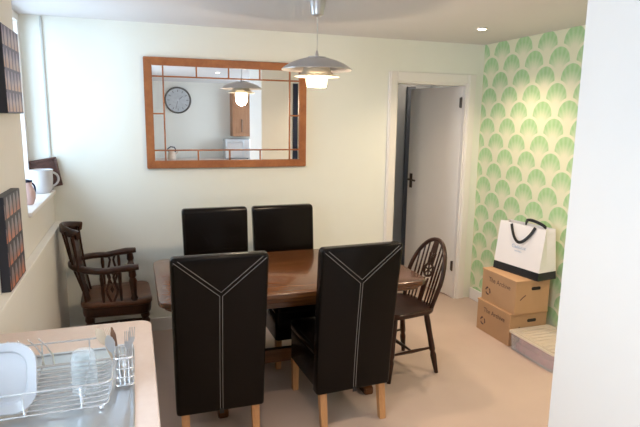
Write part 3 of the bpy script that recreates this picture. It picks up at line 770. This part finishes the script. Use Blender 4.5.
# ------------------------------------------------------------------ cartons, bag and storage tub by the green wallpaper
def carton(x0, x1, y0, y1, z0, z1, label):
    e = empty('archive_box', ((x0 + x1) / 2, (y0 + y1) / 2, z0), label=label, cat='box', group='stacked archive boxes')
    X, Y, Z = (x1 - x0) / 2, (y1 - y0) / 2, z1 - z0
    bd = obj('body', bx(-X + .004, X - .004, -Y + .004, Y - .004, 0, Z - .014, bev=.002), M['card'], e)
    obj('lid', bx(-X, X, -Y, Y, Z - .0135, Z, bev=.003), M['card'], e)
    # hand hole on the end facing the room
    hh = NB(); o_ = rrect(.085, .026, .012, 4); loft(hh, [[(x + .03, -Y + .0045, z + Z * .74) for x, z in o_], [(x + .03, -Y + .0030, z + Z * .74) for x, z in o_]])
    obj('hand_hole', hh, M['hole'], bd)
    # printed words and round mark on the side facing the room (-X): letters run towards -Y
    mw_ = Matrix(((0, 0, -1, -X + .0035), (-1, 0, 0, Y * .58), (0, 1, 0, Z * .66), (0, 0, 0, 1)))
    text_mesh('The Archive', .054, M['ink'], 'lettering', bd, mw_)
    rg = NB(); cy_, cz_ = Y * .60, Z * .34
    for k in range(3):
        a0 = 2 * PI * k / 3
        sweep(rg, [(-X + .0036, cy_ + .028 * math.cos(a0 + f), cz_ + .028 * math.sin(a0 + f)) for f in (.1, .5, .9, 1.3, 1.7)], rectp(.012, .001), up=(1, 0, 0), scale=[1, 1, 1, 1.3, .3])
    obj('recycling_mark', rg, M['ink'], bd)
    bm = NB(); sweep(bm, [(-X + .05, -Y + .0036, Z * .42), (-X + .075, -Y + .0036, Z * .50), (-X + .10, -Y + .0036, Z * .56)], rectp(.008, .001), up=(0, 1, 0)); obj('printed_arrow', bm, M['ink'], bd)
    return e
carton(2.680, 3.035, 3.275, 3.700, 0.0005, .262, 'brown cardboard archive box on the floor under another box')
carton(2.692, 3.015, 3.250, 3.675, .2635, .530, 'brown cardboard archive box on top of the stack, under the bag')

bg_ = empty('paper_carrier_bag', (2.912, 3.445, .531), math.radians(8.5), 'white paper carrier bag with black base band and ribbon handles', 'bag')
L2, dB, dT, BH, band = .228, .100, .050, .395, .062
def bag_ring(z, grow=0):
    f = z / BH; d = dB + (dT - dB) * f; l = L2 - .006 * f; c = d * (1 - .55 * f)       # gusset folds inwards
    return [(-d - grow, -l - grow, z), (d + grow, -l - grow, z), (d + grow, l + grow, z), (-d - grow, l + grow, z)], l, d
def bag_section(z0, z1, n):
    rings = []
    for k in range(n + 1):
        z = z0 + (z1 - z0) * k / n; f = z / BH; d = dB + (dT - dB) * f; fold = .045 * max(0, f - .15)
        rings.append([(-d, -L2, z), (0, -L2 + fold, z), (d, -L2, z), (d, L2, z), (0, L2 - fold, z), (-d, L2, z)])
    return rings
bm = NB(); rg_ = bag_section(band, BH, 6); loft(bm, rg_, True, False)
inner = [[(x * .985, y * .993, z) for x, y, z in r] for r in rg_][::-1]; loft(bm, [rg_[-1]] + inner, True, False)
obj('paper_body', bm, M['bagwhite'], bg_)
bm = NB(); loft(bm, [[(x * 1.004, y * 1.002, z) for x, y, z in r] for r in bag_section(.0, band, 2)], True, True); obj('base_band', bm, M['bagblack'], bg_)
def ribbon(pts, wdt=.020): return obj('ribbon_handle', sweep(NB(), pts, rectp(.0022, wdt), up=(0, .3, 1)), M['ribbon'], bg_)
hpts = []
for k in range(15):
    a = k / 14
    y = .105 - .235 * a; bulge = math.sin(PI * a)
    hpts.append((-dT - .006 - .035 * bulge, y, BH - .010 - .125 * bulge ** .8 + (.0 if a < .5 else .02 * (a - .5))))
obj('ribbon_handle', sweep(NB(), hpts, rectp(.024, .004), up=(1, 0, 0)), M['ribbon'], bg_)
hp2 = []
for k in range(15):
    a = k / 14; hp2.append((dT + .004 - .06 * math.sin(PI * a) , .06 - .20 * a, BH - .012 + .052 * math.sin(PI * a) ** .7))
obj('ribbon_handle', sweep(NB(), hp2, rectp(.012, .022), up=(0, 0, 1)), M['ribbon'], bg_)
slope = (dB - dT) / BH
def bag_text(s, size, y, z):
    nx = Vector((-1, 0, slope)).normalized(); ux = Vector((0, -1, 0)); uz = nx.cross(ux)
    p = Vector((-(dB - slope * z) - .0008, y, z))
    text_mesh(s, size, M['bluegrey'], 'lettering', bg_, Matrix(((ux.x, uz.x, nx.x, p.x), (ux.y, uz.y, nx.y, p.y), (ux.z, uz.z, nx.z, p.z), (0, 0, 0, 1))), .0003, 'CENTER')
bag_text('Cadeaux', .040, .0, .205)
bag_text('boutique', .020, .0, .178)

tbx = empty('storage_tub', (2.855, 3.026, 0.0005), label='low clear plastic storage tub with ridged lid on the floor', cat='storage box')
X, Y = .187, .236
def tub_ring(z, g, th=0): return [(x, y, z) for x, y in rrect(2 * (X - g - th), 2 * (Y - g - th), .022, 4)]
bm = NB(); loft(bm, [tub_ring(0, .012), tub_ring(.128, .004), tub_ring(.132, -.002), tub_ring(.132, .006), tub_ring(.128, .007), tub_ring(.004, .015)], True, True)
obj('body', bm, M['tub'], tbx, True, 40)
ld_ = obj('lid', slab(NB(), rrect(2 * X + .01, 2 * Y + .01, .025, 5), [(.1325, .0), (.144, 0), (.148, .004), (.1485, .018), (.145, .026)]), M['tublid'], tbx, True, 40)
for k in range(9):
    y = -Y + .05 + k * (2 * Y - .1) / 8
    obj('lid_ridge', bx(-X + .03, X - .03, y - .009, y + .009, .1452, .1500, bev=.002), M['tublid'], ld_)
for s in (-1, 1): obj('clip', bx(-.03, .03, s * (Y + .001) - .006 * (s < 0), s * (Y + .001) + .006 * (s > 0), .105, .1315, bev=.002), M['tublid'], tbx)
fc = empty('folded_cloth', (2.855, 3.03, .0055), label='folded red patterned cloth inside the clear storage tub', cat='cloth')
for k in range(2):
    obj('fold', slab(NB(), rrect(.32 - .02 * k, .40 - .04 * k, .04, 5), [(.001 + .055 * k, .012), (.012 + .055 * k, 0), (.042 + .055 * k, 0), (.054 + .055 * k, .014)]), M['redcloth'], fc, True)

# ------------------------------------------------------------------ kitchen side, seen in the mirror
ck = empty('wall_clock', (.862, YB + .001, 2.05), label='large round wall clock with dark rim on the kitchen wall', cat='clock')
M['dial'] = plain('grey_mottled_dial', (.50, .51, .53), .5, var=.25, nscale=22)
M['clockrim'] = plain('dark_clock_rim', (.10, .085, .075), .4)
M['clockmark'] = plain('grey_clock_mark', (.26, .25, .25), .5)
obj('dial', lathe(NB(), [(.001, .004), (.235, .004), (.235, .020), (.001, .022)], 40, axis='Y'), M['dial'], ck)
bm = NB(); tube(bm, [(.245 * math.cos(2 * PI * k / 40), .018, .245 * math.sin(2 * PI * k / 40)) for k in range(40)], .017, 8, loop=True, up=(0, 1, 0)); obj('rim', bm, M['clockrim'], ck, True)
for k in range(12):
    a = 2 * PI * k / 12; s_, c_ = math.sin(a), math.cos(a)
    obj('hour_mark', sweep(NB(), [(.16 * s_, .0235, .16 * c_), (.205 * s_, .0235, .205 * c_)], rectp(.016, .003), up=(0, 1, 0)), M['clockmark'], ck)
for a, l in ((.9, .12), (3.4, .18)): obj('hand', sweep(NB(), [(0, .028, 0), (l * math.sin(a), .028, l * math.cos(a))], rectp(.012, .003), up=(0, 1, 0)), M['clockmark'], ck)
obj('hub', lathe(NB(), [(.022, .023), (.022, .031), (.001, .033)], 14, axis='Y'), M['china'], ck)

rc = empty('rear_worktop', (0, 0, 0), label='speckled worktop along the kitchen wall below the clock', cat='worktop')
obj('top', bx(.20, 2.98, YB + .002, -2.0, .862, .90, bev=.006), M['laminate'], rc)
for k in range(4):
    x0 = .22 + k * .69
    e = empty('base_cabinet', (x0 + .3425, YB + .3, 0), label=['cream base cabinet under the kettle', 'cream base cabinet between kettle and steel oven', 'cream base cabinet under the steel oven', 'cream base cabinet at the far right kitchen end'][k], cat='cabinet', group='rear kitchen base cabinets')
    obj('body', bx(-.3415, .3415, -.297, .255, .12, .861), M['unit'], e); obj('plinth', bx(-.3415, .3415, -.297, .22, 0, .1195), M['unit'], e)
    d_ = obj('door', bx(-.335, .335, .2555, .274, .125, .855, bev=.003), M['unit'], e)
    obj('handle', tube(NB(), [(-.07, .274, .80), (-.07, .298, .80), (.07, .298, .80), (.07, .274, .80)], .005, 8), M['steel'], d_)
wc = empty('wall_cupboard', (2.085, YB + .001, 1.345), label='tall warm-wood wall cupboard above the steel oven in the kitchen', cat='cupboard')
obj('carcass', bx(-.185, .185, 0, .28, 0, .88), M['cabinet_wood'], wc)
d_ = obj('door', bx(-.183, .183, .2805, .300, .003, .877, bev=.004), M['cabinet_wood'], wc)
obj('door_panel', bx(-.115, .115, .300, .306, .08, .80, bev=.004), M['cabinet_wood'], d_)
obj('handle', tube(NB(), [(.0, .306, .10), (.0, .330, .10), (.0, .330, .34), (.0, .306, .34)], .008, 8, up=(1, 0, 0)), M['dark_metal'], d_)
mo = empty('countertop_oven', (1.965, -2.27, .901), label='stainless steel countertop oven below the wooden cupboard', cat='oven')
obj('body', bx(-.245, .245, -.20, .17, .012, .40, bev=.012), M['steel'], mo)
d_ = obj('door', bx(-.235, .12, .1705, .188, .03, .38, bev=.005), M['steel'], mo); obj('glass', bx(-.20, .085, .188, .1905, .08, .31), M['alu'], d_)
obj('handle', tube(NB(), [(-.19, .188, .345), (-.19, .215, .345), (.07, .215, .345), (.07, .188, .345)], .008, 8), M['chrome'], d_)
obj('control_panel', bx(.125, .235, .1705, .186, .03, .38, bev=.004), M['alu'], mo)
for z in (.12, .22): obj('knob', lathe(NB(), [(.024, .186), (.022, .206), (.001, .207)], 14, (.18, 0, z), 'Y'), M['steel'], mo)
for sx in (-1, 1):
    for y in (-.16, .13): obj('foot', lathe(NB(), [(.014, 0), (.014, .013)], 10, (sx * .2, y, 0)), M['black_nylon'], mo)
kt = empty('kettle', (.69, -2.24, .901), label='cream kettle with dark handle on the kitchen worktop', cat='kettle')
M['kettle'] = plain('peach_cream_enamel', (.62, .48, .38), .3)
obj('body', lathe(NB(), [(.075, 0), (.082, .004), (.080, .06), (.066, .13), (.050, .165), (.001, .175)], 24), M['kettle'], kt, True)
obj('handle', tube(NB(), [(-.06, 0, .15), (-.075, 0, .205), (-.02, 0, .245), (.05, 0, .235), (.075, 0, .19), (.062, 0, .14)], .012, 8, up=(0, 1, 0)), M['navy'], kt, True)
obj('spout', tube(NB(), [(.06, 0, .10), (.10, 0, .13), (.115, 0, .155)], .014, 8, scale=[1.3, 1, .8], up=(0, 1, 0)), M['kettle'], kt, True)
# narrow dark panel on the dining side of the partition (seen at the mirror's right edge)
np_ = empty('narrow_wall_panel', (2.06, NY1 + .001, 1.0), label='tall narrow black wall panel on the dining side of the partition', cat='picture')
obj('frame', bx(-.035, .035, 0, .02, 0, 1.18, bev=.004), M['canvas_edge'], np_); obj('face', bx(-.026, .026, .0202, .0225, .01, 1.17), M['navy'], np_)
